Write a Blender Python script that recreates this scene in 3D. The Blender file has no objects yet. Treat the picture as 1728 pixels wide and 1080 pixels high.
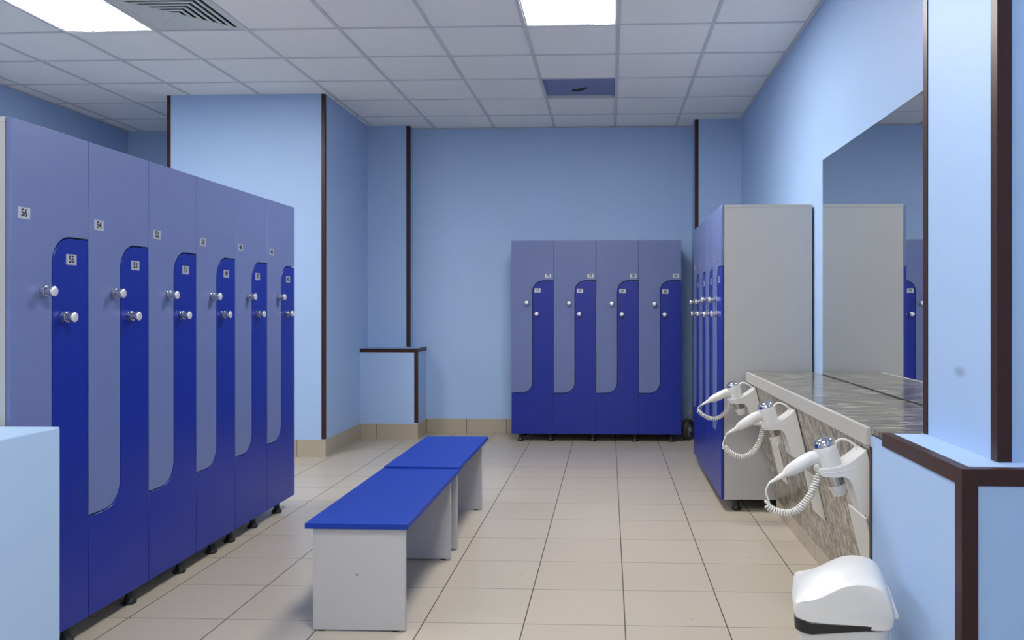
import bpy, bmesh, math, random
from mathutils import Vector, Matrix

random.seed(7)
scene = bpy.context.scene
COL = scene.collection
PI = math.pi

# ------------------------------------------------------------------ camera, world, exposure
F_PX, YAW = 1378.49, 0.0402
CAM_Z = 1.2485
cd = bpy.data.cameras.new('camera')
cd.sensor_fit = 'HORIZONTAL'
cd.sensor_width = 36.0
cd.lens = 36.0 * F_PX / 1728.0
cd.shift_x = -107.85 / 1728.0
cd.shift_y = -19.49 / 1728.0
cd.clip_start = 0.05
cam = bpy.data.objects.new('camera', cd)
COL.objects.link(cam)
cam.location = (0, 0, CAM_Z)
cam.rotation_euler = (PI / 2, 0, YAW)
scene.camera = cam

w = bpy.data.worlds.new('world')
scene.world = w
w.use_nodes = True
w.node_tree.nodes['Background'].inputs[0].default_value = (0.6, 0.7, 0.9, 1)
w.node_tree.nodes['Background'].inputs[1].default_value = 0.0

scene.view_settings.view_transform = 'Standard'
scene.view_settings.look = 'None'
scene.view_settings.exposure = 0.17
scene.view_settings.gamma = 1.0
scene.view_settings.use_curve_mapping = False
LAMPS = {(-1, -1): 62.0, (-6, -1): 52.0, (-1, -6): 39.0, (-6, -6): 36.0, (-1, -11): 46.0, (-6, -11): 18.0}   # radiance of the ceiling panels, by (column, row)
LAMP_COL = (1.0, 0.975, 0.935)

# ------------------------------------------------------------------ room numbers (metres)
X_R, X_L, Y_B, Y_F, Z_C = 1.257, -4.89, 8.13, -2.6, 3.051
TILE = 0.6
CX0, CY0 = 0.0617, 5.1975       # a crossing of the ceiling grid
FX0, FY0, FT = 0.0641, 4.0221, 0.4

# ------------------------------------------------------------------ materials
def srgb(r, g, b):
    def f(c):
        c /= 255.0
        return c / 12.92 if c <= 0.04045 else ((c + 0.055) / 1.055) ** 2.4
    return (f(r), f(g), f(b), 1.0)

class NT:
    def __init__(s, name):
        s.m = bpy.data.materials.new(name)
        s.m.use_nodes = True
        s.t = s.m.node_tree
        s.b = s.t.nodes['Principled BSDF']
    def n(s, typ, **kw):
        nd = s.t.nodes.new(typ)
        for k, v in kw.items():
            setattr(nd, k, v)
        return nd
    def l(s, a, b):
        s.t.links.new(a, b)
    def math(s, op, a, b=None, c=None, clamp=False):
        nd = s.n('ShaderNodeMath', operation=op, use_clamp=clamp)
        for i, v in enumerate((a, b, c)):
            if v is None:
                continue
            if isinstance(v, (int, float)):
                nd.inputs[i].default_value = v
            else:
                s.l(v, nd.inputs[i])
        return nd.outputs[0]
    def mix(s, fac, a, b):
        nd = s.n('ShaderNodeMix', data_type='RGBA')
        for i, v in ((0, fac), (6, a), (7, b)):
            if isinstance(v, (int, float)):
                nd.inputs[i].default_value = v
            elif isinstance(v, tuple):
                nd.inputs[i].default_value = v
            else:
                s.l(v, nd.inputs[i])
        return nd.outputs[2]
    def coords(s):
        tc = s.n('ShaderNodeTexCoord')
        return tc.outputs['Object']
    def sep(s, v):
        nd = s.n('ShaderNodeSeparateXYZ')
        s.l(v, nd.inputs[0])
        return nd.outputs
    def noise(s, vec, scale, detail=2.0, rough=0.5):
        nd = s.n('ShaderNodeTexNoise')
        s.l(vec, nd.inputs['Vector'])
        nd.inputs['Scale'].default_value = scale
        nd.inputs['Detail'].default_value = detail
        nd.inputs['Roughness'].default_value = rough
        return nd.outputs['Fac']
    def bump(s, h, strength, dist=0.002):
        nd = s.n('ShaderNodeBump')
        nd.inputs['Strength'].default_value = strength
        nd.inputs['Distance'].default_value = dist
        s.l(h, nd.inputs['Height'])
        s.l(nd.outputs[0], s.b.inputs['Normal'])

def scale_col(c, k):
    return (min(1, c[0] * k), min(1, c[1] * k), min(1, c[2] * k), 1)

def simple(name, col, rough=0.5, metal=0.0, spec=0.5, var=0.04, nscale=6.0, bump=0.0, bscale=400.0):
    m = NT(name)
    c = m.coords()
    f = m.noise(c, nscale)
    m.l(m.mix(f, scale_col(col, 1 - var), scale_col(col, 1 + var)), m.b.inputs['Base Color'])
    m.b.inputs['Roughness'].default_value = rough
    m.b.inputs['Metallic'].default_value = metal
    m.b.inputs['Specular IOR Level'].default_value = spec
    if bump:
        m.bump(m.noise(c, bscale, 3.0), bump)
    return m.m

M = {}
M['wall'] = simple('painted_wall_blue', (0.375, 0.535, 0.81, 1), 0.55, var=0.025, nscale=1.2, bump=0.06, bscale=120)
M['partition'] = simple('painted_partition_pale_blue', (0.40, 0.56, 0.78, 1), 0.5, var=0.02, nscale=1.2)
M['cream'] = simple('bounce_cream', (0.82, 0.79, 0.72, 1), 0.6, var=0.02)  # for the unseen front wall, made pale to bounce light onto the ceiling
M['trim'] = simple('brown_plastic_trim', srgb(58, 33, 29), 0.4, spec=0.3, var=0.12, nscale=9)
M['peri'] = simple('laminate_periwinkle', (0.135, 0.175, 0.37, 1), 0.38, var=0.03, nscale=3, bump=0.04, bscale=500)
M['blue'] = simple('laminate_royal_blue', (0.0045, 0.021, 0.275, 1), 0.33, var=0.05, nscale=3, bump=0.04, bscale=500)
M['bench_blue'] = simple('bench_top_blue', (0.005, 0.040, 0.35, 1), 0.5, spec=0.3, var=0.05, nscale=4)
M['grey'] = simple('laminate_grey', (0.44, 0.445, 0.455, 1), 0.42, var=0.025, nscale=3)
M['bench_grey'] = simple('bench_panel_grey', (0.49, 0.485, 0.50, 1), 0.45, var=0.03, nscale=3)
M['black'] = simple('black_plastic', (0.012, 0.012, 0.014, 1), 0.45, var=0.1)
M['dark'] = simple('dark_cavity', (0.01, 0.01, 0.012, 1), 0.8, var=0.1)
M['chrome'] = simple('chrome', (0.62, 0.62, 0.66, 1), 0.12, metal=1.0, var=0.02)
M['nozzle'] = simple('brushed_nozzle_metal', (0.42, 0.41, 0.38, 1), 0.22, metal=1.0, var=0.05)
M['satin'] = simple('satin_metal', (0.86, 0.86, 0.88, 1), 0.3, metal=0.55, var=0.03)
M['plate'] = simple('number_plate_silver', (0.55, 0.57, 0.62, 1), 0.42, metal=0.55, var=0.03)
M['ink'] = simple('black_ink', (0.01, 0.01, 0.012, 1), 0.6, var=0.0)
M['white'] = simple('white_abs_plastic', (0.72, 0.72, 0.715, 1), 0.30, var=0.015)
M['cord'] = simple('white_cord', (0.76, 0.745, 0.71, 1), 0.4, var=0.02)
M['panel_white'] = simple('white_cover_plate', (0.66, 0.65, 0.61, 1), 0.4, var=0.02)
M['edge'] = simple('counter_edge_grey', (0.47, 0.455, 0.42, 1), 0.4, var=0.03)
M['tbar'] = simple('grid_bar', (0.60, 0.61, 0.66, 1), 0.45, var=0.03)
M['vent'] = simple('vent_white', (0.62, 0.63, 0.62, 1), 0.45, var=0.02)
M['hatch'] = simple('hatch_blue_grey', (0.185, 0.225, 0.42, 1), 0.5, var=0.08, nscale=5)
M['steel'] = simple('dull_steel', (0.35, 0.35, 0.36, 1), 0.35, metal=0.8, var=0.1)
M['rubber'] = simple('black_rubber', (0.02, 0.02, 0.022, 1), 0.6, var=0.2, nscale=20)

def mat_mirror():
    m = NT('mirror_glass')
    c = m.coords()
    f = m.noise(c, 0.8)
    m.l(m.mix(f, (0.80, 0.83, 0.83, 1), (0.83, 0.86, 0.86, 1)), m.b.inputs['Base Color'])
    m.b.inputs['Metallic'].default_value = 1.0
    m.b.inputs['Roughness'].default_value = 0.01
    return m.m
M['mirror'] = mat_mirror()

def mat_emit(row):
    m = NT('lit_diffuser')
    m.b.inputs['Base Color'].default_value = (0.8, 0.8, 0.8, 1)
    m.b.inputs['Emission Color'].default_value = (*LAMP_COL, 1)
    m.b.inputs['Emission Strength'].default_value = LAMPS[row]
    return m.m
for _row in LAMPS:
    M['emit%d_%d' % _row] = mat_emit(_row)

def mat_ceiling():
    m = NT('mineral_ceiling_tile')
    c = m.coords()
    x, y, z = m.sep(c)
    fx = m.math('FLOOR', m.math('DIVIDE', m.math('SUBTRACT', x, CX0), TILE))
    fy = m.math('FLOOR', m.math('DIVIDE', m.math('SUBTRACT', y, CY0), TILE))
    cmb = m.n('ShaderNodeCombineXYZ'); m.l(fx, cmb.inputs[0]); m.l(fy, cmb.inputs[1])
    wn = m.n('ShaderNodeTexWhiteNoise'); m.l(cmb.outputs[0], wn.inputs['Vector'])
    base = m.mix(wn.outputs['Value'], (0.88, 0.875, 0.885, 1), (0.905, 0.90, 0.91, 1))
    sp = m.noise(c, 160.0, 3.0, 0.7)
    spots = m.math('LESS_THAN', sp, 0.34)
    m.l(m.mix(m.math('MULTIPLY', spots, 0.35), base, (0.60, 0.60, 0.62, 1)), m.b.inputs['Base Color'])
    m.b.inputs['Roughness'].default_value = 0.85
    m.b.inputs['Specular IOR Level'].default_value = 0.2
    m.bump(sp, 0.12)
    return m.m
M['ceil'] = mat_ceiling()

def line_mask(m, v, v0, pitch, width):
    t = m.math('DIVIDE', m.math('SUBTRACT', v, v0), pitch)
    fr = m.math('FRACT', m.math('ADD', t, 0.5))
    d = m.math('ABSOLUTE', m.math('SUBTRACT', fr, 0.5))
    return m.math('LESS_THAN', d, width * 0.5 / pitch)

def mat_floor():
    m = NT('floor_tile_beige')
    c = m.coords()
    x, y, z = m.sep(c)
    lx = line_mask(m, x, FX0, FT, 0.0050)
    ly = line_mask(m, y, FY0, FT, 0.0040)
    fx = m.math('FLOOR', m.math('DIVIDE', m.math('SUBTRACT', x, FX0), FT))
    fy = m.math('FLOOR', m.math('DIVIDE', m.math('SUBTRACT', y, FY0), FT))
    cmb = m.n('ShaderNodeCombineXYZ'); m.l(fx, cmb.inputs[0]); m.l(fy, cmb.inputs[1])
    wn = m.n('ShaderNodeTexWhiteNoise'); m.l(cmb.outputs[0], wn.inputs['Vector'])
    base = m.mix(wn.outputs['Value'], (0.455, 0.405, 0.330, 1), (0.485, 0.435, 0.360, 1))
    blot = m.noise(c, 5.0, 4.0)
    base2 = m.mix(m.math('MULTIPLY', blot, 0.25), base, (0.54, 0.49, 0.41, 1))
    sp = m.noise(c, 26.0, 1.0)
    dirt = m.math('GREATER_THAN', sp, 0.80)
    base3 = m.mix(m.math('MULTIPLY', dirt, 0.6), base2, (0.12, 0.10, 0.09, 1))
    g1 = m.mix(ly, base3, (0.17, 0.145, 0.115, 1))
    g2 = m.mix(lx, g1, (0.065, 0.052, 0.045, 1))
    m.l(g2, m.b.inputs['Base Color'])
    gl = m.math('MAXIMUM', lx, ly)
    m.l(m.math('ADD', m.math('MULTIPLY', gl, 0.4), 0.30), m.b.inputs['Roughness'])
    m.b.inputs['Specular IOR Level'].default_value = 0.45
    m.bump(m.math('SUBTRACT', m.math('MULTIPLY', blot, 0.05), gl), 0.25, 0.001)
    return m.m
M['floor'] = mat_floor()

def mat_base():
    m = NT('baseboard_tile_beige')
    c = m.coords()
    x, y, z = m.sep(c)
    geo = m.n('ShaderNodeNewGeometry')
    nx, ny, nz = m.sep(geo.outputs['Normal'])
    ax = m.math('GREATER_THAN', m.math('ABSOLUTE', ny), 0.7)
    ay = m.math('GREATER_THAN', m.math('ABSOLUTE', nx), 0.7)
    lx = m.math('MULTIPLY', line_mask(m, x, -1.42, 0.4, 0.006), ax)
    ly = m.math('MULTIPLY', line_mask(m, y, 4.43, 0.33, 0.006), ay)
    g = m.math('MAXIMUM', lx, ly)
    blot = m.noise(c, 5.0, 4.0)
    base = m.mix(blot, (0.40, 0.345, 0.265, 1), (0.46, 0.40, 0.315, 1))
    m.l(m.mix(g, base, (0.13, 0.11, 0.09, 1)), m.b.inputs['Base Color'])
    m.b.inputs['Roughness'].default_value = 0.35
    return m.m
M['base'] = mat_base()

def mat_mosaic(name, upright, dark, light, grout, rough):
    m = NT(name)
    c = m.coords()
    x, y, z = m.sep(c)
    cmb = m.n('ShaderNodeCombineXYZ')
    m.l(z if upright else x, cmb.inputs[0])
    m.l(y, cmb.inputs[1])
    br = m.n('ShaderNodeTexBrick')
    m.l(cmb.outputs[0], br.inputs['Vector'])
    br.inputs['Color1'].default_value = dark
    br.inputs['Color2'].default_value = light
    br.inputs['Mortar'].default_value = grout
    br.inputs['Scale'].default_value = 1.0
    br.inputs['Mortar Size'].default_value = 0.0013 if upright else 0.0009
    br.inputs['Brick Width'].default_value = 0.036 if upright else 0.062
    br.inputs['Row Height'].default_value = 0.023 if upright else 0.0155
    br.offset = 0.37
    br.inputs['Mortar Smooth'].default_value = 0.2
    n1 = m.noise(cmb.outputs[0], 9.0, 3.0)
    big = m.mix(m.math('MULTIPLY', n1, 0.2), br.outputs['Color'], light)
    ms = m.n('ShaderNodeMapping'); m.l(cmb.outputs[0], ms.inputs[0])
    ms.inputs['Scale'].default_value = (16, 42, 1) if upright else (7, 20, 1)
    sheen_streak = m.noise(ms.outputs[0], 1.0, 2.0, 0.6)  # streaky reflections of the uneven stones, put into the colour
    vr = m.n('ShaderNodeMapRange'); m.l(sheen_streak, vr.inputs[0])
    vr.inputs[1].default_value = 0.43; vr.inputs[2].default_value = 0.58
    vr.inputs[3].default_value = 0.22 if upright else 0.75; vr.inputs[4].default_value = 0.0
    big = m.mix(vr.outputs[0], big, dark)
    m.l(big, m.b.inputs['Base Color'])
    # every little stone sits at its own slight tilt: uneven sheen
    mp = m.n('ShaderNodeMapping'); m.l(cmb.outputs[0], mp.inputs[0])
    mp.inputs['Scale'].default_value = (8, 30, 1)
    st = m.n('ShaderNodeTexNoise'); m.l(mp.outputs[0], st.inputs['Vector'])
    st.inputs['Scale'].default_value = 1.0; st.inputs['Detail'].default_value = 1.0
    h = m.math('SUBTRACT', m.math('MULTIPLY', st.outputs['Fac'], 1.0), m.math('MULTIPLY', br.outputs['Fac'], 0.5))
    m.b.inputs['Roughness'].default_value = rough
    m.bump(h, 0.7, 0.0035)
    return m.m
M['mosaic_top'] = mat_mosaic('mosaic_stone_top', False, (0.055, 0.047, 0.036, 1), (0.47, 0.45, 0.39, 1), (0.26, 0.25, 0.22, 1), 0.13)
M['mosaic_face'] = mat_mosaic('mosaic_stone_face', True, (0.085, 0.064, 0.045, 1), (0.54, 0.49, 0.41, 1), (0.42, 0.38, 0.32, 1), 0.2)

# ------------------------------------------------------------------ mesh helpers
def box(bm, x0, x1, y0, y1, z0, z1, mi=0):
    vs = [bm.verts.new(p) for p in ((x0, y0, z0), (x1, y0, z0), (x1, y1, z0), (x0, y1, z0),
                                    (x0, y0, z1), (x1, y0, z1), (x1, y1, z1), (x0, y1, z1))]
    for q in ((0, 3, 2, 1), (4, 5, 6, 7), (0, 1, 5, 4), (1, 2, 6, 5), (2, 3, 7, 6), (3, 0, 4, 7)):
        f = bm.faces.new([vs[i] for i in q]); f.material_index = mi
    return vs

def prism(bm, pts, vec, mi=0):
    """closed polygon of 3-D points extruded along vec"""
    v = Vector(vec)
    a = [bm.verts.new(p) for p in pts]
    b = [bm.verts.new(Vector(p) + v) for p in pts]
    n = len(a)
    fs = [bm.faces.new(a), bm.faces.new(list(reversed(b)))]
    for i in range(n):
        j = (i + 1) % n
        fs.append(bm.faces.new((a[j], a[i], b[i], b[j])))
    for f in fs:
        f.material_index = mi
    return fs

def frames(path):
    out = []
    n = len(path)
    t0 = (path[1] - path[0]).normalized()
    ref = Vector((0, 1, 0)) if abs(t0.y) < 0.9 else Vector((1, 0, 0))
    u = (ref - t0 * ref.dot(t0)).normalized()
    for i in range(n):
        t = (path[min(i + 1, n - 1)] - path[max(i - 1, 0)]).normalized()
        u = (u - t * u.dot(t)).normalized()
        out.append((t, u, t.cross(u)))
    return out

def tube(bm, path, rad, seg=10, mi=0, cap=True, squash=1.0):
    path = [Vector(p) for p in path]
    if not isinstance(rad, (list, tuple)):
        rad = [rad] * len(path)
    rings = []
    for (t, u, v), p, r in zip(frames(path), path, rad):
        rings.append([bm.verts.new(p + u * (math.cos(2 * PI * k / seg) * r * squash) + v * (math.sin(2 * PI * k / seg) * r)) for k in range(seg)])
    for a, b in zip(rings, rings[1:]):
        for k in range(seg):
            f = bm.faces.new((a[k], a[(k + 1) % seg], b[(k + 1) % seg], b[k]))
            f.smooth = True; f.material_index = mi
    if cap:
        f = bm.faces.new(list(reversed(rings[0]))); f.material_index = mi
        f = bm.faces.new(rings[-1]); f.material_index = mi

def lathe(bm, prof, origin, axis, seg=24, mis=None):
    """prof: list of (distance along axis, radius)"""
    ax = Vector(axis).normalized()
    ref = Vector((0, 0, 1)) if abs(ax.z) < 0.9 else Vector((1, 0, 0))
    u = (ref - ax * ref.dot(ax)).normalized(); v = ax.cross(u)
    o = Vector(origin)
    rings = []
    for d, r in prof:
        if r < 1e-6:
            rings.append([bm.verts.new(o + ax * d)])
        else:
            rings.append([bm.verts.new(o + ax * d + (u * math.cos(2 * PI * k / seg) + v * math.sin(2 * PI * k / seg)) * r) for k in range(seg)])
    for i, (a, b) in enumerate(zip(rings, rings[1:])):
        for k in range(seg):
            k2 = (k + 1) % seg
            if len(a) == 1 and len(b) == 1:
                continue
            if len(a) == 1:
                f = bm.faces.new((a[0], b[k2], b[k]))
            elif len(b) == 1:
                f = bm.faces.new((a[k], a[k2], b[0]))
            else:
                f = bm.faces.new((a[k], a[k2], b[k2], b[k]))
            f.smooth = True
            if mis:
                f.material_index = mis[i]
    for ring, rev in ((rings[0], True), (rings[-1], False)):
        if len(ring) > 1:
            f = bm.faces.new(list(reversed(ring)) if rev else ring)
            if mis:
                f.material_index = mis[0 if rev else -1]

def smooth_path(pts, n=8):
    """Catmull-Rom through the points"""
    P = [Vector(p) for p in pts]
    P = [P[0] * 2 - P[1]] + P + [P[-1] * 2 - P[-2]]
    out = []
    for i in range(1, len(P) - 2):
        p0, p1, p2, p3 = P[i - 1], P[i], P[i + 1], P[i + 2]
        for k in range(n):
            t = k / n
            out.append(0.5 * ((2 * p1) + (p2 - p0) * t + (2 * p0 - 5 * p1 + 4 * p2 - p3) * t * t + (3 * p1 - p0 - 3 * p2 + p3) * t ** 3))
    out.append(P[-2])
    return out

def obj(name, bm, mats, parent=None, bevel=0.0, seg=2, angle=35, smooth_angle=None):
    bmesh.ops.recalc_face_normals(bm, faces=bm.faces[:])
    me = bpy.data.meshes.new(name)
    bm.to_mesh(me); bm.free()
    me.set_sharp_from_angle(angle=math.radians(40))
    for m in (mats if isinstance(mats, (list, tuple)) else [mats]):
        me.materials.append(m)
    o = bpy.data.objects.new(name, me)
    COL.objects.link(o)
    if parent:
        o.parent = parent
    if bevel:
        md = o.modifiers.new('bevel', 'BEVEL')
        md.width = bevel; md.segments = seg; md.limit_method = 'ANGLE'; md.angle_limit = math.radians(angle)
        md.harden_normals = False
    return o

def thing(name, label, cat, loc=(0, 0, 0), rotz=0.0, group=None):
    o = bpy.data.objects.new(name, None)
    COL.objects.link(o)
    o.empty_display_size = 0.1
    o.location = loc; o.rotation_euler = (0, 0, rotz)
    tag(o, label, cat, group)
    return o

def tag(o, label, cat, group=None):
    o['label'] = label; o['category'] = cat
    if group:
        o['group'] = group
    return o

def struct(name, bm, mats, label, cat, bevel=0.0):
    o = obj(name, bm, mats, None, bevel)
    o['kind'] = 'structure'; o['label'] = label; o['category'] = cat
    return o

def NB():
    return bmesh.new()

def bstruct(name, boxes, mat, label, cat, bevel=0.0):
    bm = NB()
    for b in boxes:
        box(bm, *b)
    return struct(name, bm, mat, label, cat, bevel)

# ------------------------------------------------------------------ shell
bstruct('floor', [(X_L, X_R + 0.0, Y_F, Y_B, -0.08, 0.0)], M['floor'], 'beige square floor tiles with dark grout lines', 'floor')
bstruct('wall_back', [(X_L - 0.1, X_R + 0.1, Y_B, Y_B + 0.1, -0.08, 3.3)], M['wall'], 'sky blue back wall behind the numbered lockers', 'wall')
bstruct('wall_left', [(X_L - 0.1, X_L, Y_F, Y_B, -0.08, 3.3)], M['wall'], 'blue side wall seen above the left locker row', 'wall')
bstruct('wall_right', [(X_R, X_R + 0.1, Y_F, Y_B, -0.08, 3.3)], M['wall'], 'light blue side wall that carries the mirror', 'wall')
bstruct('wall_front', [(X_L - 0.1, X_R + 0.1, Y_F - 0.1, Y_F, -0.08, 3.3)], M['cream'], 'unseen wall behind the viewer, cream to bounce light', 'wall')
ZT = Z_C + 0.02
bstruct('wall_pillar_left', [(-3.735, -2.385, 6.775, Y_B, 0.0, ZT)], M['wall'], 'broad light blue pillar with brown corner strips behind the left lockers', 'pillar')
bstruct('wall_alcove_upper', [(-2.385, -1.965, 8.0, Y_B, 0.86, ZT)], M['wall'], 'narrow blue wall projection above the low ledge by the pillar', 'wall')
bstruct('wall_alcove_ledge', [(-2.385, -1.83, 7.75, Y_B, 0.0, 0.858)], M['wall'], 'low blue boxed ledge with brown edging beside the pillar', 'ledge')
bstruct('wall_pilaster_back', [(0.822, X_R, 7.82, Y_B, 0.0, ZT)], M['wall'], 'blue wall projection with brown corner strip in the far right corner', 'wall')

def mat_stained():
    m = NT('painted_wall_blue_with_smudge')
    c = m.coords()
    col = (0.375, 0.535, 0.81, 1)
    f = m.noise(c, 1.2)
    base = m.mix(f, scale_col(col, 0.975), scale_col(col, 1.025))
    vm = m.n('ShaderNodeVectorMath', operation='DISTANCE')
    mpg = m.n('ShaderNodeMapping'); mpg.inputs['Scale'].default_value = (1.0, 0.42, 1.0)
    m.l(c, mpg.inputs[0]); m.l(mpg.outputs[0], vm.inputs[0]); vm.inputs[1].default_value = (0.98, 2.325 * 0.42, 1.072)
    mr = m.n('ShaderNodeMapRange', interpolation_type='SMOOTHSTEP')
    m.l(vm.outputs['Value'], mr.inputs[0])
    mr.inputs[1].default_value = 0.022; mr.inputs[2].default_value = 0.003
    mr.inputs[3].default_value = 0.0; mr.inputs[4].default_value = 0.55
    m.l(m.mix(mr.outputs[0], base, (0.16, 0.2, 0.3, 1)), m.b.inputs['Base Color'])
    m.b.inputs['Roughness'].default_value = 0.55
    m.bump(m.noise(c, 120.0, 3.0), 0.06)
    return m.m
M['wall_st'] = mat_stained()
bstruct('wall_column_right', [(0.98, X_R, 2.10, 2.58, 0.858, ZT)], M['wall_st'], 'light blue column with a grey smudge above the low wall at right', 'column')
bstruct('wall_low_right', [(0.85, X_R, 2.0, 2.575, 0.0, 0.86), (0.85, X_R, 2.575, 2.69, 0.0, 0.835)], M['wall'], 'low blue wall with brown edging behind the white bin', 'low wall')
bstruct('wall_low_left', [(-2.62, -1.80, 0.4, 2.612, 0.0, 0.86)], M['partition'], 'pale blue low wall in the lower left, in front of the lockers', 'low wall', 0.004)

# ------------------------------------------------------------------ brown corner strips (angle profiles)
T = 0.003
def vstrip(i, x, y, sx, sy, z0, z1, wd, label):
    """vertical angle on the outer corner at (x,y); the wall lies to +sx / +sy"""
    bm = NB()
    xa, xb = sorted((x - sx * T, x + sx * wd)); ya, yb = sorted((y - sy * T, y))
    box(bm, xa, xb, ya, yb, z0, z1)
    xa, xb = sorted((x - sx * T, x)); ya, yb = sorted((y, y + sy * wd))
    box(bm, xa, xb, ya, yb, z0, z1)
    struct('trim_%d' % i, bm, M['trim'], label, 'corner strip')

vstrip(1, -3.735, 6.775, 1, 1, 0.15, Z_C, 0.028, 'dark brown strip on the left edge of the broad pillar')
vstrip(2, -2.385, 6.775, -1, 1, 0.15, Z_C, 0.028, 'dark brown strip on the right edge of the broad pillar')
vstrip(3, -1.965, 8.0, -1, 1, 0.87, Z_C, 0.034, 'dark brown strip above the low ledge, down from the ceiling')
vstrip(4, -1.83, 7.75, -1, 1, 0.155, 0.83, 0.030, 'dark brown upright strip on the corner of the low ledge')
vstrip(5, 0.822, 7.82, 1, 1, 0.1, Z_C, 0.032, 'dark brown strip above the right locker row in the far corner')
vstrip(6, 0.98, 2.10, 1, 1, 0.862, Z_C, 0.033, 'wide dark brown strip on the near corner of the right column')
vstrip(7, 0.98, 2.58, 1, -1, 0.862, Z_C, 0.030, 'thin dark brown strip on the far edge of the right column by the mirror')
vstrip(8, 0.85, 2.0, 1, 1, 0.0, 0.822, 0.036, 'dark brown upright strip on the near corner of the low wall')
vstrip(9, 0.85, 2.69, 1, -1, 0.0, 0.80, 0.018, 'dark brown upright strip where the low wall meets the mosaic front')
# ledge edgings
bm = NB()
box(bm, -2.385, -1.83 + T, 7.75 - T, 7.75, 0.828, 0.862); box(bm, -2.385, -1.83 + T, 7.75, 7.775, 0.858, 0.862)
box(bm, -1.83, -1.83 + T, 7.75, Y_B, 0.828, 0.862); box(bm, -1.855, -1.83, 7.775, Y_B, 0.858, 0.862)
struct('trim_10', bm, M['trim'], 'dark brown edging along the top of the low ledge', 'edging')
bm = NB()
box(bm, 0.85 - T, 0.85, 2.0 - T, 2.572, 0.822, 0.863); box(bm, 0.85, 0.876, 2.026, 2.572, 0.86, 0.863)
box(bm, 0.85, X_R, 2.0 - T, 2.0, 0.822, 0.863); box(bm, 0.85, X_R, 2.0, 2.026, 0.86, 0.863)
struct('trim_11', bm, M['trim'], 'dark brown edging along the top of the low wall at right', 'edging')

# ------------------------------------------------------------------ baseboards
BH, BT = 0.145, 0.010
bstruct('baseboard_back', [(-1.83, 0.822, Y_B - BT, Y_B, 0, BH)], M['base'], 'beige tile baseboard along the back wall', 'baseboard', 0.002)
bm = NB()
box(bm, -2.385 + BT, -1.83 + BT, 7.75 - BT, 7.75, 0, BH); box(bm, -1.83, -1.83 + BT, 7.75, Y_B - BT, 0, BH)
struct('baseboard_ledge', bm, M['base'], 'beige tile baseboard around the low ledge', 'baseboard')
bm = NB()
box(bm, -3.735 - BT, -2.385 + BT, 6.775 - BT, 6.775, 0, BH); box(bm, -2.385, -2.385 + BT, 6.775, 7.75, 0, BH)
struct('baseboard_pillar', bm, M['base'], 'beige tile baseboard around the broad pillar', 'baseboard')
bstruct('baseboard_left', [(X_L, X_L + BT, Y_F, Y_B, 0, BH)], M['base'], 'beige tile baseboard along the left wall', 'baseboard')
# right: under the mosaic front
bstruct('baseboard_right', [(1.022, 1.034, 2.69, 5.03, 0.0, 0.115)], M['base'], 'beige tile baseboard under the mosaic counter front', 'baseboard')

# ------------------------------------------------------------------ ceiling
kx0 = math.floor((X_L - CX0) / TILE); kx1 = math.ceil((X_R - CX0) / TILE)
ky0 = math.floor((Y_F - CY0) / TILE); ky1 = math.ceil((Y_B - CY0) / TILE)
lights = [(-1, -1), (-6, -1), (-1, -6), (-6, -6), (-1, -11), (-6, -11)]      # (column, row) of the lit panels
vent_c = (-5, -1)
hatch_c = (-1, 2)
skip = set(lights) | {vent_c, hatch_c}
bm = NB()
ZTILE = Z_C + 0.003
for i in range(kx0, kx1):
    for j in range(ky0, ky1):
        if (i, j) in skip:
            continue
        xa, xb = max(X_L, CX0 + i * TILE), min(X_R, CX0 + (i + 1) * TILE)
        ya, yb = max(Y_F, CY0 + j * TILE), min(Y_B, CY0 + (j + 1) * TILE)
        if xb - xa < 0.01 or yb - ya < 0.01:
            continue
        z = ZTILE + random.uniform(-0.001, 0.0015)
        box(bm, xa, xb, ya, yb, z, z + 0.014, 0)
BW, BT_ = 0.012, 0.009
for i in range(kx0 + 1, kx1):
    x = CX0 + i * TILE
    box(bm, x - BW, x + BW, Y_F, Y_B, Z_C - 0.002, Z_C + 0.030, 1)
for j in range(ky0 + 1, ky1):
    y = CY0 + j * TILE
    for i in range(kx0, kx1):
        xa, xb = max(X_L, CX0 + i * TILE + BW), min(X_R, CX0 + (i + 1) * TILE - BW)
        if xb > xa:
            box(bm, xa, xb, y - BT_, y + BT_, Z_C - 0.0015, Z_C + 0.030, 1)
# wall angle round the edge
box(bm, X_R - 0.02, X_R, Y_F, 7.82, Z_C - 0.003, Z_C, 1)
box(bm, X_L, X_L + 0.02, Y_F, Y_B, Z_C - 0.003, Z_C, 1)
box(bm, -1.965, 0.822, Y_B - 0.02, Y_B, Z_C - 0.003, Z_C, 1)
struct('ceiling', bm, [M['ceil'], M['tbar']], 'suspended ceiling of square white tiles in a grey metal grid', 'ceiling')
bstruct('ceiling_slab', [(X_L - 0.1, X_R + 0.1, Y_F - 0.1, Y_B + 0.1, 3.3, 3.4)], M['dark'], 'dark slab above the tiles', 'ceiling')

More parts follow.
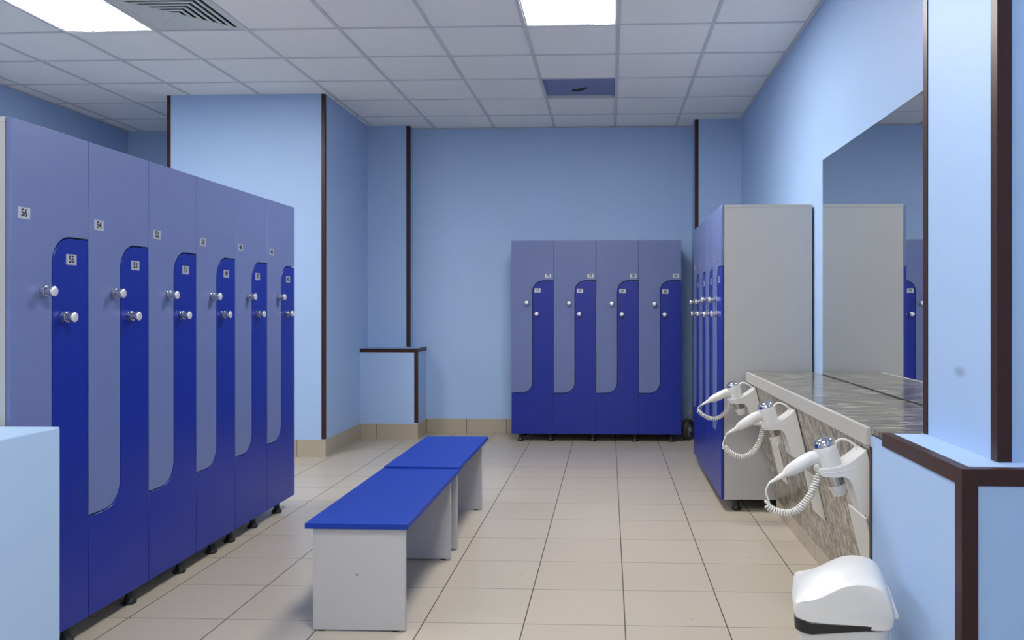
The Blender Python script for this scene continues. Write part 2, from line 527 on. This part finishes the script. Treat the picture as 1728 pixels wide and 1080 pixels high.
light_labels = {(-1, -1): 'bright square ceiling light panel above the middle of the aisle, right of the vent',
                (-6, -1): 'bright square ceiling light panel above the left lockers, beside the slotted vent'}
for (i, j) in lights:
    x0, x1 = CX0 + i * TILE + BW, CX0 + (i + 1) * TILE - BW
    y0, y1 = CY0 + j * TILE + BW, CY0 + (j + 1) * TILE - BW
    t = thing('ceiling_light', light_labels.get((i, j), 'square ceiling light panel behind the viewer'), 'ceiling light',
              ((x0 + x1) / 2, (y0 + y1) / 2, Z_C), 0, 'square ceiling light panels')
    hx, hy = (x1 - x0) / 2, (y1 - y0) / 2
    bm = NB()
    fw_ = 0.012
    box(bm, -hx, hx, -hy, -hy + fw_, 0.001, 0.05); box(bm, -hx, hx, hy - fw_, hy, 0.001, 0.05)
    box(bm, -hx, -hx + fw_, -hy + fw_, hy - fw_, 0.001, 0.05); box(bm, hx - fw_, hx, -hy + fw_, hy - fw_, 0.001, 0.05)
    box(bm, -hx, hx, -hy, hy, 0.05, 0.06)
    obj('frame', bm, M['vent'], t)
    bm = NB()
    box(bm, -hx + fw_, hx - fw_, -hy + fw_, hy - fw_, 0.004, 0.010)
    obj('diffuser', bm, M['emit%d_%d' % (i, j)], t)

# air vent: slots in two quadrants, blank plates in the other two
i, j = vent_c
x0, x1 = CX0 + i * TILE + BW, CX0 + (i + 1) * TILE - BW
y0, y1 = CY0 + j * TILE + BW, CY0 + (j + 1) * TILE - BW
t = thing('air_vent', 'square white slotted air vent set in the ceiling grid beside the left light', 'air vent', ((x0 + x1) / 2, (y0 + y1) / 2, Z_C))
h = (x1 - x0) / 2
bm = NB()
box(bm, -h, h, -h, h, 0.030, 0.034)
obj('backing', bm, M['dark'], t)
bm = NB()
def quad3(bm, pts, z0, z1):
    prism(bm, [(p[0], p[1], z0) for p in pts], (0, 0, z1 - z0))
m_ = h - 0.028
quad3(bm, [(-h, -h), (h, -h), (m_, -m_), (-m_, -m_)], 0, 0.006)
quad3(bm, [(h, -h), (h, h), (m_, m_), (m_, -m_)], 0, 0.006)
quad3(bm, [(h, h), (-h, h), (-m_, m_), (m_, m_)], 0, 0.006)
quad3(bm, [(-h, h), (-h, -h), (-m_, -m_), (-m_, m_)], 0, 0.006)
obj('frame', bm, M['vent'], t)
bm = NB()
quad3(bm, [(m_, m_), (-m_, m_), (0, 0)], 0.0, 0.004)
quad3(bm, [(-m_, m_), (-m_, -m_), (0, 0)], 0.001, 0.005)
obj('blank_plate', bm, M['vent'], t)
nsl = 6
stp = m_ / nsl
for k in range(nsl):
    a, b = k * stp + 0.0, k * stp + stp * 0.46
    if k == 0:
        a = 0.001
    bm = NB()
    quad3(bm, [(-b, -b), (b, -b), (a, -a), (-a, -a)], 0.0, 0.005)
    quad3(bm, [(b, -b), (b, b), (a, a), (a, -a)], 0.0, 0.005)
    obj('slat', bm, M['vent'], t)

# recessed blue-grey panel in the ceiling
i, j = hatch_c
x0, x1 = CX0 + i * TILE + BW, CX0 + (i + 1) * TILE - BW
y0, y1 = CY0 + j * TILE + BW, CY0 + (j + 1) * TILE - BW
t = thing('ceiling_hatch', 'recessed blue grey ceiling panel with a dark slit, in place of a tile', 'ceiling hatch', ((x0 + x1) / 2, (y0 + y1) / 2, Z_C))
h = (x1 - x0) / 2
bm = NB()
box(bm, -h, h, -h, h, 0.022, 0.032)
obj('panel', bm, M['hatch'], t)
bm = NB()
pts = smooth_path([(-0.055, 0.10, 0.021), (-0.035, 0.135, 0.021), (0.0, 0.11, 0.021), (0.045, 0.06, 0.021), (0.07, 0.035, 0.021)], 5)
tube(bm, pts, [0.006 + 0.026 * math.sin(PI * min(1, (k + 3) / len(pts))) for k in range(len(pts))], 10)
for v in bm.verts:
    v.co.z = 0.021 + (v.co.z - 0.021) * 0.1
obj('slit', bm, M['dark'], t)

# ------------------------------------------------------------------ lockers
UW, UD, ZB, ZTOP = 0.40, 0.50, 0.075, 1.885
Z_SPLIT_HI, Z_SPLIT_LO, RC = 1.508, 0.458, 0.098
GAP, DT = 0.003, 0.017

def arc(cx, cz, r, a0, a1, n=10):
    return [(cx + r * math.cos(a0 + (a1 - a0) * k / n), cz + r * math.sin(a0 + (a1 - a0) * k / n)) for k in range(n + 1)]

def text_mesh(bm, s, size, loc, mi):
    cu = bpy.data.curves.new('digits', 'FONT')
    cu.body = s; cu.size = size; cu.align_x = 'CENTER'; cu.align_y = 'CENTER'; cu.offset = size * 0.034
    cu.extrude = 0.0002; cu.resolution_u = 3
    o = bpy.data.objects.new('digits', cu); COL.objects.link(o)
    bpy.context.view_layer.update()
    me = o.evaluated_get(bpy.context.evaluated_depsgraph_get()).to_mesh()
    vm = [bm.verts.new((loc[0] + v.co.x * 0.86, loc[1] - v.co.z, loc[2] + v.co.y)) for v in me.vertices]
    for p in me.polygons:
        try:
            f = bm.faces.new([vm[k] for k in p.vertices]); f.material_index = mi
        except ValueError:
            pass
    bpy.data.objects.remove(o); bpy.data.curves.remove(cu)

def number_plate(door, s, x, z):
    bm = NB()
    box(bm, -0.029, 0.029, -0.0012, 0.0, -0.0195, 0.0195, 0)
    text_mesh(bm, s, 0.035, (0, -0.0014, 0), 1)
    o = obj('number_plate', bm, [M['plate'], M['ink']], door)
    o.location = (x, 0, z)
    return o

def knob_mesh():
    bm = NB()
    prof = [(0.0, 0.0185), (0.004, 0.0190), (0.0055, 0.0170), (0.0075, 0.0170), (0.0085, 0.0205), (0.0175, 0.0205), (0.0190, 0.0185), (0.0200, 0.0125),
            (0.0290, 0.0120), (0.0305, 0.0165), (0.0320, 0.0185), (0.0430, 0.0190), (0.0450, 0.0180), (0.0470, 0.0160), (0.0480, 0.0070), (0.0480, 0.0)]
    lathe(bm, prof, (0, 0, 0), (0, -1, 0), 28, [0] * 12 + [1] * 3)
    bmesh.ops.recalc_face_normals(bm, faces=bm.faces[:])
    me = bpy.data.meshes.new('knob'); bm.to_mesh(me); bm.free(); me.set_sharp_from_angle(angle=math.radians(40))
    me.materials.append(M['chrome']); me.materials.append(M['satin'])
    return me
KNOB = knob_mesh()
def knob(door, x, z):
    o = bpy.data.objects.new('knob', KNOB); COL.objects.link(o); o.parent = door; o.location = (x, 0, z)

def leg_mesh():
    bm = NB()
    lathe(bm, [(0, 0.027), (0.004, 0.030), (0.012, 0.030), (0.024, 0.020), (0.030, 0.0165), (ZB - 0.010, 0.0165), (ZB - 0.008, 0.024), (ZB, 0.024)], (0, 0, 0), (0, 0, 1), 16)
    bmesh.ops.recalc_face_normals(bm, faces=bm.faces[:])
    me = bpy.data.meshes.new('leg'); bm.to_mesh(me); bm.free(); me.set_sharp_from_angle(angle=math.radians(40))
    me.materials.append(M['black'])
    return me
LEG = leg_mesh()

def carcass_mesh(uw):  # grey board box behind the doors
    bm = NB()
    e = 0.0007
    y0 = DT + 0.002
    box(bm, e, 0.016, y0, UD, ZB, ZTOP - 0.017)
    box(bm, uw - 0.016, uw - e, y0, UD, ZB, ZTOP - 0.017)
    box(bm, e * 0.3, uw - e * 0.3, y0 - 0.001, UD, ZTOP - 0.0165, ZTOP)
    box(bm, 0.016, uw - 0.016, y0, UD, ZB, ZB + 0.016)
    box(bm, 0.016, uw - 0.016, UD - 0.006, UD, ZB + 0.016, ZTOP - 0.017)
    return bm

def door_bm(kind, uw):
    g = GAP / 2
    q = 0.0027                      # half the gap between the two doors
    mid = uw * 0.5
    if kind == 'upper':
        # full width at the top, left half lower down, rounded lower right end and rounded inner corner
        pts = [(g, ZTOP - 0.001), (g, Z_SPLIT_LO + q)]
        pts += arc(mid - q - RC, Z_SPLIT_LO + q + RC, RC, -PI / 2, 0)
        pts += arc(mid + q + RC, Z_SPLIT_HI - q - RC, RC + 2 * q, PI, PI / 2)
        pts += [(uw - g, Z_SPLIT_HI + q), (uw - g, ZTOP - 0.001)]
    else:
        pts = [(uw - g, ZB), (uw - g, Z_SPLIT_HI - q)]
        pts += arc(mid + q + RC, Z_SPLIT_HI - q - RC, RC, PI / 2, PI)
        pts += arc(mid - q - RC, Z_SPLIT_LO + q + RC, RC + 2 * q, 0, -PI / 2)
        pts += [(g, Z_SPLIT_LO - q), (g, ZB)]
    bm = NB()
    prism(bm, [(p[0], 0.0, p[1]) for p in pts], (0, DT, 0))
    return bm

def locker(label, group, loc, rz, uw, n_up, n_lo, pos, legs):
    """pos: dict with local x/z of knobs and plates on the two doors"""
    t = thing('locker', label, 'locker', loc, rz, group)
    obj('carcass', carcass_mesh(uw), M['grey'], t)
    du = obj('door', door_bm('upper', uw), M['peri'], t, 0.0012, 1)
    du['label'] = 'periwinkle upper door with long left tongue'
    dl = obj('door', door_bm('lower', uw), M['blue'], t, 0.0012, 1)
    dl['label'] = 'royal blue lower door with long right tongue'
    for d, key, s in ((du, 'u', n_up), (dl, 'l', n_lo)):
        kx, kz, px, pz = pos[key]
        knob(d, kx, kz)
        if s:
            number_plate(d, s, px, pz)
    for (lx, ly) in legs:
        o = bpy.data.objects.new('leg', LEG); COL.objects.link(o); o.parent = t; o.location = (lx, ly, 0)
    return t

ordn = ['nearest', 'second', 'third', 'fourth', 'fifth', 'farthest']
# left row, facing right; local x runs away from the camera
UWL, YL0, XLF = 0.407, 2.628, -1.98
leg_ys = [[0.09, 0.345], [0.345], [0.342], [0.245], [0.04, 0.324], [0.256]]
for k in range(6):
    jit = random.uniform(-0.006, 0.006)
    pos = {'u': (0.152, 1.312 + jit, 0.062, 1.575 + jit), 'l': (0.264 + jit, 1.217, 0.306 - (0.03 * (k == 4)), 1.428)}
    a, b = 56 - 2 * k, 55 - 2 * k
    locker('blue two-door locker numbered %d and %d, %s of the left row' % (a, b, ordn[k]), 'lockers in the left row',
           (XLF, YL0 + k * UWL, 0), PI / 2, UWL, str(a), str(b), pos,
           [(x, 0.05) for x in leg_ys[k]] + [(x, UD - 0.05) for x in leg_ys[k]])
# back row, facing the camera
UWB, XB0, YBF = 0.397, -0.912, 7.63
ordb = ['leftmost', 'second from left', 'third from left', 'rightmost']
legb = [[0.08, UWB - 0.032], [UWB - 0.032], [UWB - 0.032], [UWB - 0.09]]
UD_keep, UD = UD, 0.47
for k in range(4):
    pos = {'u': (0.146, 1.302 - 0.004 * k, 0.345, 1.553), 'l': (0.24, 1.198 - 0.002 * k, 0.246, 1.418 - 0.004 * k)}
    a, b = 72 - 2 * k, 71 - 2 * k
    locker('blue two-door locker numbered %d and %d, %s in the back row' % (a, b, ordb[k]), 'lockers against the back wall',
           (XB0 + k * UWB, YBF, 0), 0, UWB, str(a), str(b), pos,
           [(x, 0.06) for x in legb[k]] + [(x, UD - 0.05) for x in legb[k]])
UD = UD_keep
# right row, facing left; local x runs towards the camera
UWR, YR0, XRF = 0.407, 5.05, 0.69
UD_keep, UD = UD, 0.553
for k in range(4):
    jit = (0.0, 0.006, -0.004, -0.006)[k]
    pos = {'u': (0.150, 1.305 + jit, 0.075, 1.575), 'l': (0.262, 1.215 - abs(jit), 0.31, 1.43)}
    a, b = 58 + 2 * k, 57 + 2 * k
    o4 = ['nearest, its grey side showing', 'second from the front', 'third from the front', 'farthest'][k]
    locker('blue two-door locker in the right row, %s' % o4, 'lockers in the right row',
           (XRF, YR0 + (k + 1) * UWR, 0), -PI / 2, UWR, str(a), str(b), pos,
           [(UWR - 0.055, 0.10), (UWR - 0.055, UD - 0.05)] + ([(0.08, 0.10), (0.08, UD - 0.05)] if k == 3 else []))
UD = UD_keep

# ------------------------------------------------------------------ benches
def bench(label, x0, x1, y0, y1, ztop, inset):
    t = thing('bench', label, 'bench', ((x0 + x1) / 2, (y0 + y1) / 2, 0), 0, 'blue topped benches in the aisle')
    hx, hy = (x1 - x0) / 2, (y1 - y0) / 2
    bm = NB(); box(bm, -hx, hx, -hy, hy, ztop - 0.022, ztop); obj('seat', bm, M['bench_blue'], t, 0.002)
    for s in (-1, 1):
        ya = -hy + inset[0] if s < 0 else hy - inset[1] - 0.018
        bm = NB(); box(bm, -hx + 0.028, hx - 0.012, ya, ya + 0.018, 0.006, ztop - 0.0225)
        sp = obj('side_panel', bm, M['bench_grey'], t, 0.001, 1)
        for gx in (-hx + 0.06, hx - 0.05):
            bm = NB(); box(bm, gx - 0.012, gx + 0.012, ya + 0.002, ya + 0.016, 0.0, 0.006); obj('glide', bm, M['black'], sp)
        if s < 0:
            bm = NB(); lathe(bm, [(0, 0.005), (0.001, 0.005)], (0.0, ya, 0.22), (0, -1, 0), 12); obj('screw_cap', bm, M['steel'], sp)
    bm = NB(); box(bm, -0.01, 0.008, -hy + inset[0] + 0.018, hy - inset[1] - 0.018, ztop - 0.125, ztop - 0.0225); obj('apron', bm, M['bench_grey'], t)
    return t
bench('near bench with royal blue top and grey end panels standing in the aisle', -1.173, -0.772, 3.108, 4.195, 0.42, (0.012, 0.155))
bench('far bench with royal blue top, pushed against the end of the near bench', -1.166, -0.772, 4.130 + 0.066, 5.205, 0.429, (0.0, 0.165))

# ------------------------------------------------------------------ counter with sloping mosaic front
t = thing('counter', 'mosaic tiled hair-drying counter with sloping front below the mirror', 'counter', (1.05, 3.8, 0))
def local(o, t):
    o.location = -Vector(t.location)
KF, XF0, ZF0 = 0.239, 0.85, 0.80
def face_x(z):
    return XF0 + (ZF0 - z) * KF
bm = NB(); box(bm, 0.853, X_R - 0.001, 2.58, 5.03, 0.842, 0.860); o = obj('countertop', bm, M['mosaic_top'], t); local(o, t)
bm = NB(); box(bm, 0.836, 0.853, 2.692, 5.03, 0.803, 0.861); box(bm, 0.853, 0.90, 2.692, 5.03, 0.803, 0.842)
o = obj('edge_strip', bm, M['edge'], t, 0.0015, 1); local(o, t)
bm = NB()
prism(bm, [(face_x(0.803), 2.692, 0.803), (face_x(0.803) + 0.03, 2.692, 0.803), (face_x(0.0) + 0.03, 2.692, 0.0), (face_x(0.0) + 0.01, 2.692, 0.0), (face_x(0.10) , 2.692, 0.10)], (0, 5.03 - 2.692, 0))
o = obj('front_panel', bm, M['mosaic_face'], t); local(o, t)
bm = NB()
for ya, yb in ((5.00, 5.03), (3.85, 3.88)):
    prism(bm, [(face_x(0.80) + 0.031, ya, 0.80), (X_R - 0.002, ya, 0.80), (X_R - 0.002, ya, 0.0), (face_x(0.0) + 0.031, ya, 0.0)], (0, yb - ya, 0))
o = obj('support_panel', bm, M['grey'], t); local(o, t)

# mirror
bm = NB(); box(bm, X_R - 0.006, X_R - 0.0005, 2.60, 4.836, 0.8645, 2.117)
t = tag(obj('mirror', bm, M['mirror']), 'large frameless wall mirror above the mosaic counter', 'mirror')
bm = NB(); box(bm, X_R - 0.0075, X_R - 0.0005, 2.60, 4.836, 0.8603, 0.8645)
obj('bottom_seal', bm, M['black'], t)

# white cover plates on the sloping front
nrm = Vector((-1, 0, -KF)).normalized()
upv = Vector((-KF, 0, 1)).normalized()
plates = [(4.455, 4.665, 0.300, 0.512, 'white square cover plate low on the mosaic front, farthest of three'),
          (3.680, 3.885, 0.302, 0.500, 'white square cover plate low on the mosaic front, middle of three'),
          (2.950, 3.165, 0.290, 0.502, 'white square cover plate low on the mosaic front, nearest, beside the bin')]
for ya, yb, za, zb, lab in plates:
    zc, yc = (za + zb) / 2, (ya + yb) / 2
    o0 = Vector((face_x(zc), yc, zc))
    hw = (yb - ya) / 2; hh = (zb - za) / 2 / upv.z
    bm = NB()
    def pt(a, b, n):
        return o0 + Vector((0, 1, 0)) * a + upv * b + nrm * n
    prism(bm, [pt(-hw, -hh, 0.0005), pt(hw, -hh, 0.0005), pt(hw, hh, 0.0005), pt(-hw, hh, 0.0005)], nrm * 0.008)
    o = obj('cover_plate', bm, M['panel_white'], None, 0.002, 2)
    # put the origin on the plate
    for v in o.data.vertices:
        v.co -= o0
    o.location = o0
    tag(o, lab, 'cover plate', 'cover plates under the hair dryers')

# ------------------------------------------------------------------ wall hair dryers (side profile in x-z, width along y)
def spline2(pts, n=5):
    return [(p.x, p.z) for p in smooth_path([(a, 0, b) for a, b in pts], n)]

def dryer(y, dz, label, cordpts, hand, turns):
    ox, oz = 0.853, 0.70
    t = thing('hair_dryer', label, 'hair dryer', (ox, y, oz + dz), 0, 'wall hair dryers along the counter')
    L = lambda x, z: (x - ox, z - oz)
    W = 0.104
    # holder: bracket arm and back body in one shell
    top = spline2([L(0.850, 0.782), L(0.815, 0.752), L(0.775, 0.728), L(0.735, 0.718), L(0.708, 0.7155)])
    nose = [L(0.700, 0.709), L(0.700, 0.699), L(0.706, 0.692)]
    under = spline2([L(0.712, 0.690), L(0.748, 0.688), L(0.780, 0.690), L(0.800, 0.674), L(0.813, 0.640), L(0.826, 0.598), L(0.834, 0.572), L(0.842, 0.566)])
    zb = 0.563
    back = [L(face_x(zb + dz) - 0.005, zb), L(face_x(0.782 + dz) - 0.003, 0.782)]
    prof = top + nose + under + back
    bm = NB()
    fs = prism(bm, [(p[0], -W / 2, p[1]) for p in prof], (0, W, 0))
    # arm narrows and rounds towards its nose
    for v in bm.verts:
        a = max(0.0, min(1.0, (-0.06 - v.co.x) / 0.10))
        v.co.y *= 1 - 0.22 * a * a
    hold = obj('holder', bm, M['white'], t, 0.006, 3, 50)
    # raised line round the arm
    bm = NB()
    for s in (-1, 1):
        pth = smooth_path([(p[0], s * (W / 2 - 0.0005) * (1 - 0.22 * max(0, min(1, (-0.06 - p[0]) / 0.10)) ** 2), p[1]) for p in (L(0.712, 0.704), L(0.755, 0.706), L(0.795, 0.716), L(0.822, 0.730))], 5)
        tube(bm, pth, [0.0012] * len(pth), 6)
    obj('seam', bm, M['cord'], hold)
    # barrel
    ax = Vector((0.30, 0, -0.954)).normalized()
    c0 = Vector((0.7265 - ox, 0, 0.786 - oz))
    bm = NB()
    lathe(bm, [(0, 0.0375), (0.003, 0.0388), (0.02, 0.0390), (0.05, 0.0375), (0.075, 0.0345), (0.10, 0.0310), (0.102, 0.0)], c0, ax, 28)
    barrel = obj('barrel', bm, M['white'], t)
    bm = NB()
    lathe(bm, [(0.001, 0.0368), (-0.008, 0.0360), (-0.018, 0.0315), (-0.025, 0.022), (-0.028, 0.010), (-0.0285, 0.0)], c0, ax, 28)
    cap = obj('intake_cap', bm, M['chrome'], barrel); cap['label'] = 'chrome domed intake cap'
    bm = NB()
    lathe(bm, [(0.100, 0.0300), (0.150, 0.0262), (0.151, 0.0)], c0, ax, 24)
    noz = obj('nozzle_tube', bm, M['nozzle'], barrel); noz['label'] = 'silver nozzle tube'
    bm = NB()
    lathe(bm, [(0.136, 0.0285), (0.138, 0.0300), (0.172, 0.0215), (0.172, 0.018), (0.160, 0.018), (0.160, 0.0)], c0, ax, 24)
    obj('nozzle_cup', bm, M['white'], barrel)
    # handle
    pts = [(p[0] - ox, 0, p[1] - oz) for p in hand]
    pth = smooth_path(pts, 6)
    n = len(pth)
    rs = [0.020, 0.0225, 0.0235, 0.0225, 0.0185, 0.0125]
    rad = []
    for k in range(n):
        u = k / (n - 1) * (len(rs) - 1); a = int(min(u, len(rs) - 2)); rad.append(rs[a] + (rs[a + 1] - rs[a]) * (u - a))
    bm = NB(); tube(bm, pth, rad, 18)
    obj('handle', bm, M['white'], t)
    # strain relief, straight lead, coil and the end at the holder
    e = Vector(pts[-1]); cp = [Vector((p[0] - ox, 0, p[1] - oz)) for p in cordpts]
    bm = NB()
    tube(bm, [e, e.lerp(cp[0], 0.5), cp[0]], [0.0105, 0.0075, 0.0040], 12)
    lead = smooth_path([cp[0], cp[1], cp[2]], 6)
    tube(bm, lead, 0.0032, 8)
    coil = smooth_path(cp[2:], 40)
    # resample evenly
    d = [0.0]
    for a, b in zip(coil, coil[1:]):
        d.append(d[-1] + (b - a).length)
    N = turns * 14
    even = []
    k = 0
    for q in range(N + 1):
        s = d[-1] * q / N
        while k < len(d) - 2 and d[k + 1] < s:
            k += 1
        f = (s - d[k]) / max(1e-9, d[k + 1] - d[k]); even.append(coil[k].lerp(coil[k + 1], f))
    fr = frames(even)
    hel = []
    for q, ((tt, u, v), p) in enumerate(zip(fr, even)):
        ang = 2 * PI * q / 14
        r = 0.0098 * min(1, q / 10 + 0.25, (N - q) / 10 + 0.25)
        hel.append(p + u * math.cos(ang) * r + v * math.sin(ang) * r)
    tube(bm, hel, 0.0032, 6)
    obj('coiled_cord', bm, M['cord'], t)
    # small loop from the barrel to the top of the holder
    bm = NB()
    lp = smooth_path([(p[0] - ox, 0.012, p[1] - oz) for p in ((0.770, 0.765), (0.767, 0.793), (0.783, 0.806), (0.808, 0.802), (0.832, 0.786), (0.838, 0.770))], 6)
    tube(bm, lp, 0.0042, 10)
    obj('cord_loop', bm, M['cord'], t)
    return t

hand3 = [(0.712, 0.750), (0.680, 0.743), (0.645, 0.722), (0.612, 0.702), (0.594, 0.689)]
cord3 = [(0.541, 0.658), (0.531, 0.629), (0.541, 0.594), (0.534, 0.586), (0.551, 0.570), (0.577, 0.560), (0.606, 0.558), (0.635, 0.568), (0.660, 0.592), (0.682, 0.624), (0.697, 0.660), (0.710, 0.694)]
hand2 = hand3
cord2 = [(0.548, 0.665), (0.534, 0.636), (0.527, 0.607), (0.540, 0.598), (0.560, 0.578), (0.590, 0.562), (0.622, 0.558), (0.655, 0.572), (0.683, 0.602), (0.703, 0.645), (0.712, 0.690)]
hand1 = [(0.712, 0.752), (0.680, 0.746), (0.645, 0.728), (0.610, 0.712), (0.588, 0.700)]
cord1 = [(0.540, 0.674), (0.524, 0.660), (0.523, 0.646), (0.534, 0.632), (0.560, 0.612), (0.590, 0.600), (0.622, 0.597), (0.652, 0.607), (0.680, 0.632), (0.700, 0.660), (0.712, 0.690)]
dryer(2.785, 0.0, 'white hair dryer on coiled cord, nearest of three on the counter front, above the bin', cord3, hand3, 30)
dryer(3.81, 0.004, 'white hair dryer on coiled cord, middle of three on the counter front', cord2, hand2, 29)
dryer(4.82, 0.006, 'white hair dryer on coiled cord, farthest of three, beside the right lockers', cord1, hand1, 25)

# ------------------------------------------------------------------ white bin with hooded lid
BWD = 0.27
t = thing('trash_bin', 'white plastic bin with hooded lid and black liner in front of low wall', 'trash bin', (0.505, 2.245, 0), math.radians(-12.5))
def rounded_rect(x0, x1, y0, y1, r, n=6):
    p = []
    for cx, cy, a in ((x1 - r, y1 - r, 0), (x0 + r, y1 - r, PI / 2), (x0 + r, y0 + r, PI), (x1 - r, y0 + r, 3 * PI / 2)):
        p += [(cx + r * math.cos(a + PI / 2 * k / n), cy + r * math.sin(a + PI / 2 * k / n)) for k in range(n + 1)]
    return p
def loft(bm, loops, cap0=True, cap1=True, mi=0):
    rings = [[bm.verts.new(p) for p in lp] for lp in loops]
    for a, b in zip(rings, rings[1:]):
        for k in range(len(a)):
            k2 = (k + 1) % len(a)
            f = bm.faces.new((a[k], a[k2], b[k2], b[k])); f.smooth = True; f.material_index = mi
    if cap0: bm.faces.new(list(reversed(rings[0])))
    if cap1: bm.faces.new(rings[-1])
bm = NB()
loops = []
for z, d in ((0.0, 0.030), (0.01, 0.026), (0.36, 0.004), (0.385, 0.003), (0.388, 0.008)):
    loops.append([(x, y, z) for x, y in rounded_rect(0.006 + d, 0.252 - d, 0.004 + d, BWD - 0.004 - d, 0.05)])
loft(bm, loops, True, False)
obj('body', bm, M['white'], t)
bm = NB()
loops = []
for zt, d in ((0.0, 0.003), (0.1, -0.003), (0.8, -0.004), (1.0, 0.002)):
    lp = []
    for x, y in rounded_rect(0.003 + d, 0.232 - d, 0.002 + d, BWD - 0.002 - d, 0.05):
        zl = 0.388 - 0.026 * max(0.0, min(1.0, (0.19 - x) / 0.15))
        lp.append((x, y, zl + (0.404 - zl) * zt))
    loops.append(lp)
loft(bm, loops, False, False)
o = obj('liner', bm, M['black'], t); o['label'] = 'black bin liner folded over the rim'
# hood: side profile carried across the width, ends rounded inwards
side = spline2([(0.0, 0.408), (-0.003, 0.430), (0.004, 0.450), (0.034, 0.458), (0.062, 0.468), (0.095, 0.487), (0.132, 0.506), (0.172, 0.5145), (0.212, 0.510), (0.236, 0.494), (0.250, 0.466), (0.258, 0.436)], 4)
dome = spline2([(0.0, 0.408), (-0.004, 0.430), (0.008, 0.450), (0.030, 0.472), (0.060, 0.493), (0.095, 0.509), (0.135, 0.5185), (0.172, 0.519), (0.210, 0.510), (0.236, 0.492), (0.250, 0.466), (0.258, 0.436)], 4)
low = spline2([(0.258, 0.430), (0.252, 0.402), (0.235, 0.392), (0.16, 0.390), (0.09, 0.390), (0.045, 0.395), (0.015, 0.402)], 4)
cx, cz = 0.13, 0.44
bm = NB()
loops = []
for y, k in ((0.0, 0.93), (0.003, 0.965), (0.010, 0.99), (0.022, 1.0), (0.04, 1.0), (0.06, 1.005), (0.08, 1.01), (BWD * 0.5, 1.018), (BWD - 0.08, 1.01), (BWD - 0.06, 1.005), (BWD - 0.04, 1.0), (BWD - 0.022, 1.0), (BWD - 0.010, 0.99), (BWD - 0.003, 0.965), (BWD, 0.93)):
    wgt = min(1.0, max(0.0, (min(y, BWD - y) - 0.012) / 0.09)); wgt = wgt * wgt * (3 - 2 * wgt)
    loopxz = [(a_[0] + (b_[0] - a_[0]) * wgt, a_[1] + (b_[1] - a_[1]) * wgt) for a_, b_ in zip(side, dome)] + low
    loops.append([(cx + (x - cx) * k, y, cz + (z - cz) * (k if z > cz else min(1, k + 0.03))) for x, z in loopxz])
loft(bm, loops)
obj('lid', bm, M['white'], t, 0.002, 1)
bm = NB()
tube(bm, [(0.262, 0.02, 0.428), (0.262, BWD - 0.02, 0.428)], 0.0065, 12)
obj('hinge_bar', bm, M['white'], t)

# ------------------------------------------------------------------ dark wheeled cart tucked into the far corner
t = thing('cart', 'dark wheeled cart part with thin grey handle in the corner gap by the back lockers', 'cart', (0.752, 7.79, 0), math.radians(12))
bm = NB()
R0 = 0.100
ring = [(0.045 * math.cos(0), R0 * math.cos(a), R0 + 0.006 + R0 * math.sin(a)) for a in [2 * PI * k / 36 for k in range(36)]]
lathe(bm, [(-0.026, R0 - 0.03), (-0.026, R0 - 0.006), (-0.016, R0), (0.016, R0), (0.026, R0 - 0.006), (0.026, R0 - 0.03), (0.012, R0 - 0.04), (-0.012, R0 - 0.04), (-0.026, R0 - 0.03)], (0, 0, R0), (0.75, -0.66, 0), 36)
obj('tyre', bm, M['rubber'], t)
bm = NB()
lathe(bm, [(-0.012, 0.0), (-0.012, R0 - 0.038), (0.012, R0 - 0.038), (0.014, 0.03), (0.03, 0.02), (0.034, 0.0)], (0, 0, R0), (-0.75, 0.66, 0).__class__((0.75, -0.66, 0)) if False else (0.75, -0.66, 0), 24)
obj('wheel_disc', bm, M['steel'], t)
bm = NB()
tube(bm, [(-0.01, 0.02, R0), (0.005, 0.02, 0.22), (-0.012, 0.02, 0.24), (0.035, 0.01, 0.285)], 0.006, 8)
obj('handle', bm, M['steel'], t)
